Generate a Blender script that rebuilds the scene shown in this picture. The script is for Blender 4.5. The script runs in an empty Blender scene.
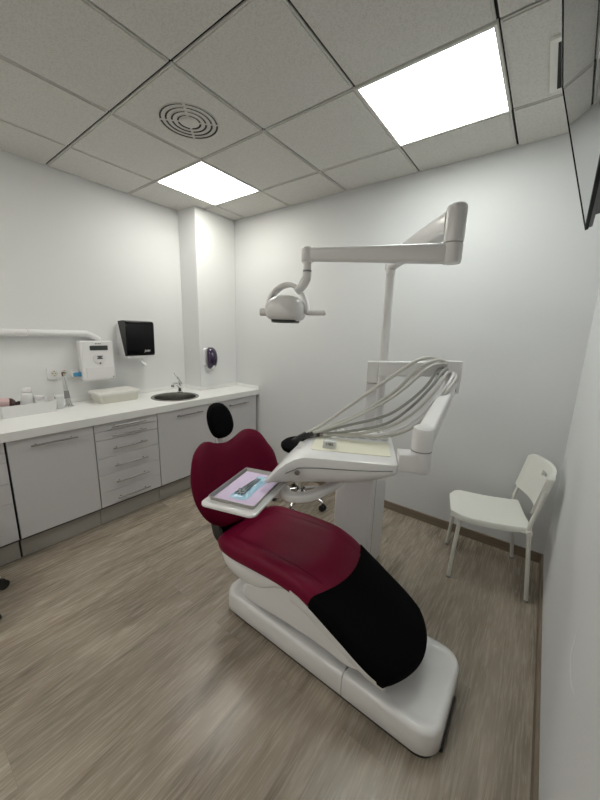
import bpy, bmesh, math, random
from mathutils import Vector, Matrix
random.seed(4)
SC = bpy.context.scene
COL = SC.collection
PI = math.pi
WM = {}                       # world matrices of things, for building parts in room coordinates

CAMF = 323.368; CAMR = (0.64031, -0.20765, 0.02896); CAMP = (3.3239, -2.2084, 1.5261); EXPO = 0.70

# ------------------------------------------------------------------ materials
def new_mat(name):
    m = bpy.data.materials.new(name); m.use_nodes = True
    nt = m.node_tree
    return m, nt, nt.nodes['Principled BSDF']
def mat(name, col, rough=.5, metal=0., spec=.5, coat=0., noise=.04, scale=30., bump=0., ior=None, trans=0., alpha=1.):
    m, nt, b = new_mat(name)
    tc = nt.nodes.new('ShaderNodeTexCoord')
    nz = nt.nodes.new('ShaderNodeTexNoise'); nz.inputs['Scale'].default_value = scale; nz.inputs['Detail'].default_value = 3
    nt.links.new(tc.outputs['Object'], nz.inputs['Vector'])
    mx = nt.nodes.new('ShaderNodeMix'); mx.data_type = 'RGBA'
    mx.inputs['A'].default_value = tuple(c*(1-noise) for c in col)+(1,)
    mx.inputs['B'].default_value = tuple(min(1, c*(1+noise)) for c in col)+(1,)
    nt.links.new(nz.outputs['Fac'], mx.inputs['Factor'])
    nt.links.new(mx.outputs['Result'], b.inputs['Base Color'])
    b.inputs['Roughness'].default_value = rough; b.inputs['Metallic'].default_value = metal
    b.inputs['Specular IOR Level'].default_value = spec; b.inputs['Coat Weight'].default_value = coat
    b.inputs['Coat Roughness'].default_value = .08
    if ior: b.inputs['IOR'].default_value = ior
    b.inputs['Transmission Weight'].default_value = trans; b.inputs['Alpha'].default_value = alpha
    if bump:
        bp = nt.nodes.new('ShaderNodeBump'); bp.inputs['Strength'].default_value = bump; bp.inputs['Distance'].default_value = .002
        nt.links.new(nz.outputs['Fac'], bp.inputs['Height']); nt.links.new(bp.outputs['Normal'], b.inputs['Normal'])
    return m
def emis(name, col, st):
    m, nt, b = new_mat(name)
    tc = nt.nodes.new('ShaderNodeTexCoord')
    nz = nt.nodes.new('ShaderNodeTexNoise'); nz.inputs['Scale'].default_value = 1.6; nz.inputs['Detail'].default_value = 0
    nt.links.new(tc.outputs['Object'], nz.inputs['Vector'])
    cr = nt.nodes.new('ShaderNodeValToRGB')
    cr.color_ramp.elements[0].position = .35; cr.color_ramp.elements[0].color = (col[0]*.97, col[1]*.97, col[2]*.84, 1)
    cr.color_ramp.elements[1].position = .62; cr.color_ramp.elements[1].color = tuple(col)+(1,)
    nt.links.new(nz.outputs['Fac'], cr.inputs['Fac'])
    b.inputs['Base Color'].default_value = (.8, .8, .8, 1)
    nt.links.new(cr.outputs['Color'], b.inputs['Emission Color'])
    b.inputs['Emission Strength'].default_value = st
    return m
def floor_mat():
    m, nt, b = new_mat('laminate_floor'); N = nt.nodes; L = nt.links
    tc = N.new('ShaderNodeTexCoord'); mp = N.new('ShaderNodeMapping')
    mp.inputs['Rotation'].default_value = (0, 0, PI/2)
    L.new(tc.outputs['Object'], mp.inputs['Vector'])
    br = N.new('ShaderNodeTexBrick'); br.offset = .37; br.squash = 1
    br.inputs['Scale'].default_value = 1; br.inputs['Brick Width'].default_value = 1.3; br.inputs['Row Height'].default_value = .193
    br.inputs['Mortar Size'].default_value = .0006; br.inputs['Mortar Smooth'].default_value = .3; br.inputs['Bias'].default_value = 0
    br.inputs['Color1'].default_value = (0, 0, 0, 1); br.inputs['Color2'].default_value = (1, 1, 1, 1); br.inputs['Mortar'].default_value = (.5, .5, .5, 1)
    L.new(mp.outputs['Vector'], br.inputs['Vector'])
    sh = N.new('ShaderNodeVectorMath'); sh.operation = 'MULTIPLY_ADD'     # shift the grain from plank to plank
    L.new(br.outputs['Color'], sh.inputs[0]); sh.inputs[1].default_value = (3.7, 9.1, 5.3); L.new(tc.outputs['Object'], sh.inputs[2])
    m2 = N.new('ShaderNodeMapping'); m2.inputs['Scale'].default_value = (100, 6, 1); L.new(sh.outputs[0], m2.inputs['Vector'])
    n1 = N.new('ShaderNodeTexNoise'); n1.inputs['Scale'].default_value = 1.4; n1.inputs['Detail'].default_value = 7; n1.inputs['Distortion'].default_value = .6
    L.new(m2.outputs['Vector'], n1.inputs['Vector'])
    m3 = N.new('ShaderNodeMapping'); m3.inputs['Scale'].default_value = (7.5, 1.25, 1); L.new(sh.outputs[0], m3.inputs['Vector'])
    n2 = N.new('ShaderNodeTexNoise'); n2.inputs['Scale'].default_value = 1.3; n2.inputs['Detail'].default_value = 6; n2.inputs['Distortion'].default_value = .9
    L.new(m3.outputs['Vector'], n2.inputs['Vector'])
    cr = N.new('ShaderNodeValToRGB'); e = cr.color_ramp.elements
    e[0].position = .30; e[0].color = (.14, .110, .083, 1); e[1].position = .76; e[1].color = (.47, .405, .325, 1)
    k = e.new(.5); k.color = (.300, .252, .198, 1)
    ad = N.new('ShaderNodeMath'); ad.operation = 'MULTIPLY_ADD'; L.new(n2.outputs['Fac'], ad.inputs[0]); ad.inputs[1].default_value = .62
    ml = N.new('ShaderNodeMath'); ml.operation = 'MULTIPLY'; L.new(n1.outputs['Fac'], ml.inputs[0]); ml.inputs[1].default_value = .40
    L.new(ml.outputs[0], ad.inputs[2])
    L.new(ad.outputs[0], cr.inputs['Fac'])
    tone = N.new('ShaderNodeMix'); tone.data_type = 'RGBA'; tone.blend_type = 'MULTIPLY'; tone.inputs['Factor'].default_value = 1
    tr = N.new('ShaderNodeMapRange'); tr.inputs['To Min'].default_value = .90; tr.inputs['To Max'].default_value = 1.06
    L.new(br.outputs['Color'], tr.inputs['Value']); L.new(cr.outputs['Color'], tone.inputs['A']); L.new(tr.outputs[0], tone.inputs['B'])
    mo = N.new('ShaderNodeMix'); mo.data_type = 'RGBA'; L.new(tone.outputs['Result'], mo.inputs['A']); mo.inputs['B'].default_value = (.11, .09, .07, 1)
    mf = N.new('ShaderNodeMath'); mf.operation = 'MULTIPLY'; L.new(br.outputs['Fac'], mf.inputs[0]); mf.inputs[1].default_value = .5
    L.new(mf.outputs[0], mo.inputs['Factor']); L.new(mo.outputs['Result'], b.inputs['Base Color'])
    rr = N.new('ShaderNodeMapRange'); rr.inputs['To Min'].default_value = .17; rr.inputs['To Max'].default_value = .36
    L.new(n1.outputs['Fac'], rr.inputs['Value']); L.new(rr.outputs[0], b.inputs['Roughness'])
    bp = N.new('ShaderNodeBump'); bp.inputs['Strength'].default_value = .25; bp.inputs['Distance'].default_value = .0015
    L.new(n1.outputs['Fac'], bp.inputs['Height']); L.new(bp.outputs['Normal'], b.inputs['Normal'])
    return m
def wood_trim():
    m, nt, b = new_mat('skirting_wood'); N = nt.nodes; L = nt.links
    tc = N.new('ShaderNodeTexCoord'); mp = N.new('ShaderNodeMapping'); mp.inputs['Scale'].default_value = (3, 3, 60)
    n = N.new('ShaderNodeTexNoise'); n.inputs['Scale'].default_value = 1.5; n.inputs['Detail'].default_value = 4
    L.new(tc.outputs['Object'], mp.inputs['Vector']); L.new(mp.outputs['Vector'], n.inputs['Vector'])
    cr = N.new('ShaderNodeValToRGB'); cr.color_ramp.elements[0].color = (.12, .09, .062, 1); cr.color_ramp.elements[1].color = (.26, .205, .15, 1)
    L.new(n.outputs['Fac'], cr.inputs['Fac']); L.new(cr.outputs['Color'], b.inputs['Base Color']); b.inputs['Roughness'].default_value = .5
    return m
def ceiling_mat():
    m, nt, b = new_mat('mineral_tile'); N = nt.nodes; L = nt.links
    tc = N.new('ShaderNodeTexCoord'); n = N.new('ShaderNodeTexNoise'); n.inputs['Scale'].default_value = 160; n.inputs['Detail'].default_value = 3
    L.new(tc.outputs['Object'], n.inputs['Vector'])
    cr = N.new('ShaderNodeValToRGB'); e = cr.color_ramp.elements
    e[0].position = .34; e[0].color = (.57, .56, .53, 1); e[1].position = .56; e[1].color = (.66, .65, .62, 1)
    L.new(n.outputs['Fac'], cr.inputs['Fac']); L.new(cr.outputs['Color'], b.inputs['Base Color'])
    b.inputs['Roughness'].default_value = .95; b.inputs['Specular IOR Level'].default_value = .1
    bp = N.new('ShaderNodeBump'); bp.inputs['Strength'].default_value = .3; bp.inputs['Distance'].default_value = .002
    L.new(n.outputs['Fac'], bp.inputs['Height']); L.new(bp.outputs['Normal'], b.inputs['Normal'])
    return m
def wall_mat(name, col):
    m, nt, b = new_mat(name); N = nt.nodes; L = nt.links
    tc = N.new('ShaderNodeTexCoord'); n = N.new('ShaderNodeTexNoise'); n.inputs['Scale'].default_value = 1.2; n.inputs['Detail'].default_value = 2
    L.new(tc.outputs['Object'], n.inputs['Vector'])
    mx = N.new('ShaderNodeMix'); mx.data_type = 'RGBA'
    mx.inputs['A'].default_value = tuple(c*.965 for c in col)+(1,); mx.inputs['B'].default_value = tuple(col)+(1,)
    L.new(n.outputs['Fac'], mx.inputs['Factor']); L.new(mx.outputs['Result'], b.inputs['Base Color'])
    n2 = N.new('ShaderNodeTexNoise'); n2.inputs['Scale'].default_value = 90; n2.inputs['Detail'].default_value = 2
    L.new(tc.outputs['Object'], n2.inputs['Vector'])
    bp = N.new('ShaderNodeBump'); bp.inputs['Strength'].default_value = .18; bp.inputs['Distance'].default_value = .003
    L.new(n2.outputs['Fac'], bp.inputs['Height']); L.new(bp.outputs['Normal'], b.inputs['Normal'])
    b.inputs['Roughness'].default_value = .7; b.inputs['Specular IOR Level'].default_value = .3
    return m

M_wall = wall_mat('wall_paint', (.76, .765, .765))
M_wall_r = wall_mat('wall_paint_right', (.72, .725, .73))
M_floor = floor_mat(); M_trim = wood_trim(); M_ceil = ceiling_mat()
M_gap = mat('ceiling_gap', (.02, .02, .02), .9)
M_grid = mat('ceiling_edge', (.72, .71, .68), .8)
M_panel = emis('led_panel', (.93, .98, 1.0), 8.0)
M_panel_far = emis('led_panel_far', (1.0, .98, .96), 8.0)
M_cab = mat('cabinet_lacquer', (.60, .585, .60), .35, noise=.015)
M_carc = mat('cabinet_carcass', (.07, .07, .07), .7)
M_plinth = mat('plinth_grey', (.36, .34, .305), .5, noise=.03)
M_top = mat('worktop_laminate', (.80, .80, .79), .3, noise=.01)
M_topedge = mat('worktop_edge', (.62, .62, .61), .4, noise=.01)
M_steel = mat('brushed_steel', (.27, .26, .25), .38, 1.)
M_chrome = mat('chrome', (.72, .72, .72), .12, 1.)
M_sink = mat('sink_steel', (.27, .26, .24), .25, .95)
M_white = mat('glossy_white_plastic', (.76, .755, .755), .28, coat=.4, noise=.01)
M_white2 = mat('unit_white', (.70, .685, .69), .38, coat=.15, noise=.01)
M_lampw = mat('lamp_enamel', (.72, .71, .705), .32, coat=.3, noise=.01)
M_seam = mat('seam_grey', (.22, .22, .22), .6)
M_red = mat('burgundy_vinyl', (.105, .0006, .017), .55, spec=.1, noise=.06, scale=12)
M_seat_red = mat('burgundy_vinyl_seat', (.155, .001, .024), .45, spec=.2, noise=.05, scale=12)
M_black = mat('black_vinyl', (.0012, .0012, .0018), .75, spec=.08)
M_blackpl = mat('black_plastic', (.012, .012, .013), .3)
M_blackgl = mat('black_gloss', (.002, .002, .0025), .15, spec=.3)
M_cream = mat('cream_silicone', (.78, .76, .63), .55, noise=.01)
M_hose = mat('hose_grey', (.52, .51, .48), .4)
M_hosed = mat('hose_dark_grey', (.30, .30, .28), .4)
M_chair = mat('cream_plastic', (.74, .735, .69), .42, noise=.015)
M_chairleg = mat('cream_enamel', (.66, .655, .61), .35)
M_paperlil = mat('lilac_paper', (.66, .55, .74), .8)
M_blue = mat('blue_film', (.38, .62, .78), .2, coat=.6, noise=.12, scale=60)
M_bluepl = mat('blue_plastic', (.06, .26, .46), .35)
M_instr = mat('instrument_steel', (.33, .36, .38), .25, .9)
M_traymetal = mat('tray_metal', (.40, .385, .375), .3, .85)
M_clear = mat('clear_acrylic', (.62, .64, .63), .12, coat=.7, noise=.2, scale=50)
M_purple = mat('purple_plastic', (.030, .014, .05), .15, coat=.4, noise=.3, scale=14)
M_tv = mat('tv_glass', (.012, .012, .014), .02, spec=.5, coat=0, ior=1.9, noise=.0)
M_tvframe = mat('tv_frame', (.006, .006, .007), .7, spec=.1)
M_tvback = mat('tv_back', (.05, .05, .055), .5)
M_box = mat('frosted_lid', (.72, .71, .67), .35)
M_boxb = mat('cream_box', (.66, .65, .57), .45)
M_brown = mat('brown_glass', (.055, .022, .02), .2, coat=.5)
M_pinklab = mat('pale_label', (.5, .36, .36), .6)
M_lcd = mat('lcd_grey', (.035, .04, .038), .3)
M_rubber = mat('rubber', (.015, .015, .015), .6)
M_scuff = mat('scuffed_plaster', (.80, .80, .81), .8)
M_copper = mat('warm_copper', (.085, .035, .025), .4)

# ------------------------------------------------------------------ mesh builder
def catmull(pts, n=8):
    P = [Vector(p) for p in pts]
    if len(P) < 3: return P
    P = [P[0]*2-P[1]]+P+[P[-1]*2-P[-2]]
    out = []
    for i in range(1, len(P)-2):
        a, b, c, d = P[i-1], P[i], P[i+1], P[i+2]
        for k in range(n):
            t = k/n
            out.append(.5*((2*b)+(c-a)*t+(2*a-5*b+4*c-d)*t*t+(3*b-a-3*c+d)*t**3))
    out.append(P[-2]); return out
def interp(xs, ys, x):
    if x <= xs[0]: return ys[0]
    if x >= xs[-1]: return ys[-1]
    n = len(xs)
    for i in range(n-1):
        if x <= xs[i+1]: break
    h = xs[i+1]-xs[i]; t = (x-xs[i])/h
    def sl(j):
        if j <= 0: return (ys[1]-ys[0])/(xs[1]-xs[0])
        if j >= n-1: return (ys[-1]-ys[-2])/(xs[-1]-xs[-2])
        return (ys[j+1]-ys[j-1])/(xs[j+1]-xs[j-1])
    m0, m1 = sl(i)*h, sl(i+1)*h
    return (2*t**3-3*t*t+1)*ys[i]+(t**3-2*t*t+t)*m0+(-2*t**3+3*t*t)*ys[i+1]+(t**3-t*t)*m1

class MB:
    def __init__(s): s.v = []; s.f = []; s.m = []; s.mi = 0
    def add(s, vs, fs):
        o = len(s.v); s.v += [tuple(v) for v in vs]
        for f in fs: s.f.append(tuple(i+o for i in f)); s.m.append(s.mi)
        return s
    def box(s, x0, x1, y0, y1, z0, z1):
        return s.add([(x0,y0,z0),(x1,y0,z0),(x1,y1,z0),(x0,y1,z0),(x0,y0,z1),(x1,y0,z1),(x1,y1,z1),(x0,y1,z1)],
                     [(3,2,1,0),(4,5,6,7),(0,1,5,4),(1,2,6,5),(2,3,7,6),(3,0,4,7)])
    def loft(s, rings, cap=True, closed=False):
        n = len(rings[0]); vs = [p for r in rings for p in r]; fs = []
        R = len(rings)
        for i in range(R if closed else R-1):
            a, b = i*n, ((i+1) % R)*n
            for k in range(n): fs.append((a+k, a+(k+1) % n, b+(k+1) % n, b+k))
        if cap and not closed:
            fs.append(tuple(range(n))[::-1]); fs.append(tuple((R-1)*n+k for k in range(n)))
        return s.add(vs, fs)
    def prism(s, poly, axis, a, b):
        def P(p, h): return {'x': (h, p[0], p[1]), 'y': (p[0], h, p[1]), 'z': (p[0], p[1], h)}[axis]
        return s.loft([[P(p, a) for p in poly], [P(p, b) for p in poly]])
    def tube(s, pts, r, n=12, cap=True, flat=1.):
        P = [Vector(p) for p in pts]; rings = []
        rs = r if isinstance(r, (list, tuple)) else [r]*len(P)
        T0 = (P[1]-P[0]).normalized()
        N = T0.orthogonal().normalized() if abs(T0.z) > .99 else T0.cross(Vector((0, 0, 1))).normalized()
        for i, p in enumerate(P):
            T = (P[min(i+1, len(P)-1)]-P[max(i-1, 0)]).normalized()
            N = (N-T*N.dot(T)).normalized(); B = T.cross(N)
            rings.append([p+(N*math.cos(2*PI*k/n)+B*math.sin(2*PI*k/n)*flat)*rs[i] for k in range(n)])
        return s.loft(rings, cap)
    def lathe(s, prof, c=(0, 0, 0), n=32, axis='z', sx=1, sy=1, cap=True):
        rings = []
        for r, h in prof:
            ring = []
            for k in range(n):
                a = 2*PI*k/n; x, y = r*math.cos(a)*sx, r*math.sin(a)*sy
                q = {'z': (x, y, h), 'x': (h, x, y), 'y': (y, h, x)}[axis]
                ring.append((c[0]+q[0], c[1]+q[1], c[2]+q[2]))
            rings.append(ring)
        return s.loft(rings, cap)
    def cyl(s, a, b, r, n=20, r2=None):
        return s.tube([a, b], [r, r if r2 is None else r2], n)
    def build(s, name, m, parent=None, local=False, smooth=True, bevel=0, seg=3, sub=0, recalc=True, ang=35):
        me = bpy.data.meshes.new(name)
        vs = s.v
        if parent is not None and not local:
            r = parent
            while r.parent: r = r.parent
            I = WM[r.name].inverted(); vs = [tuple(I @ Vector(v)) for v in vs]
        me.from_pydata(vs, [], s.f)
        ms = m if isinstance(m, list) else [m]
        for q in ms: me.materials.append(q)
        if len(ms) > 1: me.polygons.foreach_set('material_index', s.m)
        if recalc:
            bm = bmesh.new(); bm.from_mesh(me); bmesh.ops.recalc_face_normals(bm, faces=bm.faces); bm.to_mesh(me); bm.free()
        o = bpy.data.objects.new(name, me); COL.objects.link(o)
        if parent is not None: o.parent = parent
        WM[o.name] = Matrix()
        if bevel:
            bv = o.modifiers.new('b', 'BEVEL'); bv.width = bevel; bv.segments = seg; bv.limit_method = 'ANGLE'; bv.angle_limit = math.radians(40)
        if sub:
            sb = o.modifiers.new('s', 'SUBSURF'); sb.levels = sub; sb.render_levels = sub
        if smooth:
            me.polygons.foreach_set('use_smooth', [True]*len(me.polygons))
            try: me.set_sharp_from_angle(angle=math.radians(ang))
            except Exception: pass
        return o
def tag(o, label, cat, group=None):
    o['label'] = label; o['category'] = cat
    if group: o['group'] = group
    return o
def struct(o): o['kind'] = 'structure'; return o
def thing(name, label, cat, loc=(0, 0, 0), rz=0, group=None):
    o = bpy.data.objects.new(name, None); o.empty_display_size = .1; COL.objects.link(o)
    o.location = loc; o.rotation_euler = (0, 0, rz)
    WM[o.name] = Matrix.Translation(loc) @ Matrix.Rotation(rz, 4, 'Z')
    return tag(o, label, cat, group)
def copy_tree(src, loc, rz, label, group=None):
    r = src.copy(); COL.objects.link(r); r.location = loc; r.rotation_euler = (0, 0, rz); r['label'] = label
    if group: r['group'] = group
    for ch in list(src.children):
        c = ch.copy(); COL.objects.link(c); c.parent = r
        for g in list(ch.children):
            d = g.copy(); COL.objects.link(d); d.parent = c
    return r
def rrect(x0, x1, y0, y1, r, n=6):
    out = []
    for cx, cy, a0 in ((x1-r, y1-r, 0), (x0+r, y1-r, PI/2), (x0+r, y0+r, PI), (x1-r, y0+r, 1.5*PI)):
        for k in range(n+1):
            a = a0+PI/2*k/n; out.append((cx+r*math.cos(a), cy+r*math.sin(a)))
    return out
def text_mesh(name, body, size, mtx, m, parent, ext=.0003, shear=0):
    cu = bpy.data.curves.new(name, 'FONT'); cu.body = body; cu.size = size; cu.extrude = ext; cu.shear = shear
    cu.align_x = 'CENTER'; cu.align_y = 'CENTER'; cu.resolution_u = 3
    t = bpy.data.objects.new('tmp', cu); COL.objects.link(t)
    dg = bpy.context.evaluated_depsgraph_get(); me = bpy.data.meshes.new_from_object(t.evaluated_get(dg))
    bpy.data.objects.remove(t); bpy.data.curves.remove(cu)
    r = parent
    while r.parent: r = r.parent
    me.transform(WM[r.name].inverted() @ mtx); me.materials.clear(); me.materials.append(m)
    o = bpy.data.objects.new(name, me); COL.objects.link(o); o.parent = parent
    return o

# ------------------------------------------------------------------ the room
XL, XR, YB, YF, H = .145, 3.517, .4016, -4.0, 2.684
XC, YC = .428, -.105            # boxed-in column in the far left corner
T = .12
struct(MB().box(XL-T, XR+T, YF-T, YB+T, -.1, 0).build('floor', M_floor, smooth=False))
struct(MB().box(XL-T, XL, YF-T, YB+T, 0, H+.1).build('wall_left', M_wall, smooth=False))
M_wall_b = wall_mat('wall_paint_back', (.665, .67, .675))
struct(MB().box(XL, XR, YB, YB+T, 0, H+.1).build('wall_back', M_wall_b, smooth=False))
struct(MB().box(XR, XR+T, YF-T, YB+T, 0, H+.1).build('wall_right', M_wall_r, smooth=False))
struct(MB().box(XL, XR, YF-T, YF, 0, H+.1).build('wall_front', M_wall, smooth=False))
struct(MB().box(XL, XC, YC, YB, 0, H+.02).build('wall_column', M_wall, bevel=.006))
struct(MB().prism([(0.86, 0), (XR, 0), (XR, .07), (.86, .07)], 'y', YB-.014, YB).build('baseboard_back', M_trim, bevel=.002))
struct(MB().box(XR-.014, XR, YF, YB-.014, 0, .07).build('baseboard_right', M_trim, bevel=.002))
# a scuff in the plaster low on the right wall
sc = MB()
P0 = catmull([(XR-.0006, -1.067, .729), (XR-.0006, -1.078, .661), (XR-.0006, -1.080, .60), (XR-.0006, -1.145, .584), (XR-.0006, -1.22, .61)], 6)
sc.tube(P0, [.001+.009*math.sin(PI*i/(len(P0)-1))*(1+.35*math.sin(i*2.1)) for i in range(len(P0))], 6)
sc.v = [(XR-.0006+(x-XR+.0006)*.06, y, z) for x, y, z in sc.v]
struct(sc.build('trim_1', M_scuff))

# suspended ceiling: 60 cm mineral tiles dropped below a dark reveal
G = .6; GAP = .0062
c = MB()
lights = {(4, -1), (1, -1), (3, -6), (1, -5)}  # the rear two panels are unseen, added to light the room
c.mi = 1; c.box(XL, XR, YF, YB, H+.014, H+.05)
for i in range(0, 6):
    for j in range(-7, 1):
        if (i, j) in lights: continue
        x0, x1, y0, y1 = max(G*i+GAP, XL), min(G*(i+1)-GAP, XR), max(G*j+GAP, YF), min(G*(j+1)-GAP, YB)
        if x1-x0 < .02 or y1-y0 < .02: continue
        c.mi = 0; c.box(x0+.007, x1-.007, y0+.007, y1-.007, H, H+.013)
        c.mi = 2; c.box(x0, x1, y0, y1, H+.006, H+.0135)
struct(c.build('ceiling', [M_ceil, M_gap, M_grid], smooth=False))
names = {(4, -1): 'large bright square ceiling light panel above the examination chair unit',
         (1, -1): 'small-looking bright ceiling light panel near the far left corner column',
         (3, -6): 'added ceiling light panel out of view behind the viewer on the right',
         (1, -5): 'added ceiling light panel out of view behind the viewer on the left'}
for (i, j), lab in names.items():
    x0, y0 = G*i, G*j
    t = thing('ceiling_light', lab, 'ceiling light', (x0+.3, y0+.3, H), group='square ceiling light panels')
    f = MB()
    o_ = .5975; i_ = .572; a = (G-o_)/2; b_ = (G-i_)/2
    for (p, q, r, s_) in ((a, G-a, a, b_), (a, G-a, G-b_, G-a), (a, b_, b_, G-b_), (G-b_, G-a, b_, G-b_)):
        f.box(x0+p, x0+q, y0+r, y0+s_, H-.004, H+.012)
    f.build('frame', M_grid, t, smooth=False)
    MB().box(x0+b_, x0+G-b_, y0+b_, y0+G-b_, H-.001, H+.01).build('diffuser', M_panel if i == 4 else M_panel_far, t, smooth=False)
# round slotted air diffuser let into a tile
t = thing('air_diffuser', 'round slotted air vent with concentric rings in a ceiling tile', 'vent', (1.5, -.9, H))
def arcs(r0, r1, z0, z1, mb, gapa=.0):
    for q in range(4):
        a0 = PI/4+q*PI/2+gapa/r1; a1 = PI/4+(q+1)*PI/2-gapa/r1; n = 16
        rings = []
        for k in range(n+1):
            a = a0+(a1-a0)*k/n; ca, sa = math.cos(a), math.sin(a)
            rings.append([(1.5+r0*ca, -.9+r0*sa, z0), (1.5+r1*ca, -.9+r1*sa, z0), (1.5+r1*ca, -.9+r1*sa, z1), (1.5+r0*ca, -.9+r0*sa, z1)])
        mb.loft(rings)
m1 = MB()
for r in (.056, .088, .120, .150): arcs(r, r+.010, H-.0012, H-.0002, m1, .008)
m1.build('slots', mat('slot_shadow', (.05, .05, .047), .9), t)
m2 = MB()
for r in (.0665, .0985, .1305, .1605): arcs(r, r+.004, H-.003, H-.0002, m2, .004)
m2.lathe([(.046, H-.003), (.04, H-.004), (.0, H-.004)], (1.5, -.9, 0), 32)
m2.build('rings', M_ceil, t)
# slim rectangular vent by the screen
t = thing('ceiling_vent', 'slim rectangular vent in the ceiling beside the wall screen', 'vent', (3.19, -.23, H))
MB().box(3.158, 3.222, -.41, -.06, H-.012, H-.0003).build('frame', M_grid, t, bevel=.003)
MB().box(3.186, 3.216, -.385, -.085, H-.0145, H-.0125).build('slot', M_gap, t, smooth=False)

# ------------------------------------------------------------------ cabinets along the left wall
XD = .78; ZB, ZT = .155, .822; FD = .018
def handle(parent, yc, z, L=.26):
    m = MB(); x = XD+.032
    m.cyl((x, yc-L/2, z), (x, yc+L/2, z), .0062, 12)
    for s in (-1, 1): m.cyl((XD, yc+s*(L/2-.03), z), (x, yc+s*(L/2-.03), z), .0045, 10)
    return m.build('handle', M_steel, parent)
def unit(name, label, y0, y1, kind, hz=.76, hl=.26, hy=None):
    t = thing(name, label, 'cabinet', ((XL+XD)/2, (y0+y1)/2, 0), group='base cabinets under the worktop')
    g = .0022
    MB().box((XC+.015 if y1 > 0 else XL+.003), XD-FD-.002, y0+.001, y1-.001, ZB-.02, (.70 if hy == -.505 else ZT+.0015)).build('carcass', M_carc, t, smooth=False)
    MB().box((XC+.015 if y1 > 0 else XL+.05), XD-.045, y0+.0015, y1-.0015, 0.001, ZB-.021).build('plinth', M_plinth, t, smooth=False)
    if kind == 'door':
        d = MB().box(XD-FD, XD, y0+g, y1-g, ZB, ZT-.003).build('door', M_cab, t, bevel=.0015, seg=2)
        handle(d, (y0+y1)/2 if hy is None else hy, hz, hl)
    else:
        zs = [ZB, .272, .413, .549, .690, .757, ZT-.003] if kind == 6 else [ZB, .418, .55, .69, .753, ZT-.003]
        hs = [.207, .343, .476, .617, .719, .789] if kind == 6 else [.35, .48, .62, .72, .789]
        for k in range(len(hs)):
            d = MB().box(XD-FD, XD, y0+g, y1-g, zs[k]+.0012, zs[k+1]-.0012).build('drawer', M_cab, t, bevel=.0012, seg=2)
            handle(d, (y0+y1)/2, hs[k], hl)
    return t
unit('base_cabinet', 'white lacquered drawer cabinet cut off by the left edge of the photo', -2.38, -1.79, 5)
unit('base_cabinet', 'wide white cabinet with one large door left of the six-drawer unit', -1.782, -1.299, 'door', .769)
unit('drawer_cabinet', 'white cabinet with a stack of six drawers and bar handles', -1.297, -.811, 6)
unit('base_cabinet', 'white one-door cabinet under the round sink', -.809, -.205, 'door', .762, .265, -.505)
unit('base_cabinet', 'white one-door cabinet in the far corner against the back wall', -.203, .375, 'door', .758, .265, .09)
struct(MB().box(XL+.35, XD-.03, .377, YB-.001, 0, ZT).build('trim_2', M_cab, smooth=False))
# worktop with an L-shaped notch for the column and a round sink cut-out
ZW = .88
wt = thing('worktop', 'long white laminate worktop over the base cabinets', 'worktop', (.48, -1, ZT))
poly = [(XL+.001, -2.4), (.805, -2.4), (.805, YB-.001), (XC+.001, YB-.001), (XC+.001, YC-.001), (XL+.001, YC-.001)]
SX, SY, SR = .535, -.478, .20
top = MB().prism(poly, 'z', ZT+.002, ZW).build('slab', [M_top], wt, smooth=False)
cut = MB().lathe([(SR-.005, .7), (SR-.005, 1.0)], (SX, SY, 0), 48).build('cutter', M_top, wt)
bo = top.modifiers.new('c', 'BOOLEAN'); bo.object = cut; bo.operation = 'DIFFERENCE'; bo.solver = 'EXACT'
dg = bpy.context.evaluated_depsgraph_get(); nm = bpy.data.meshes.new_from_object(top.evaluated_get(dg))
top.modifiers.clear(); top.data = nm; bpy.data.objects.remove(cut)
nm.name = 'slab'
us = MB()
us.box(XL+.001, XL+.013, -2.4, YC-.001, ZW+.0005, ZW+.034)
us.box(XL+.013, XC+.013, YC-.013, YC-.001, ZW+.0005, ZW+.034)
us.box(XC+.001, XC+.013, YC-.001, YB-.013, ZW+.0005, ZW+.034)
us.box(XC+.001, .80, YB-.013, YB-.001, ZW+.0005, ZW+.034)
us.build('upstand', M_top, wt, bevel=.002, seg=2)
# sink
t = thing('sink', 'round stainless steel sink set into the white worktop', 'sink', (SX, SY, ZW))
MB().lathe([(SR+.018, ZW+.0005), (SR+.016, ZW+.005), (SR+.002, ZW+.006), (SR-.010, ZW+.001), (SR-.014, ZW-.02), (SR-.02, ZW-.11), (SR-.05, ZW-.14), (.03, ZW-.148), (.0, ZW-.148),
            (.0, ZW-.15), (.03, ZW-.15), (SR-.048, ZW-.1425), (SR-.018, ZW-.111), (SR-.0115, ZW-.02), (SR-.0085, ZW-.001), (SR+.002, ZW+.0005)], (SX, SY, 0), 56, cap=False).build('bowl', M_sink, t)
MB().lathe([(.032, ZW-.1475), (.03, ZW-.1445), (.012, ZW-.1445), (.01, ZW-.146), (0, ZW-.146)], (SX, SY, 0), 24).build('drain', M_chrome, t)
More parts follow.
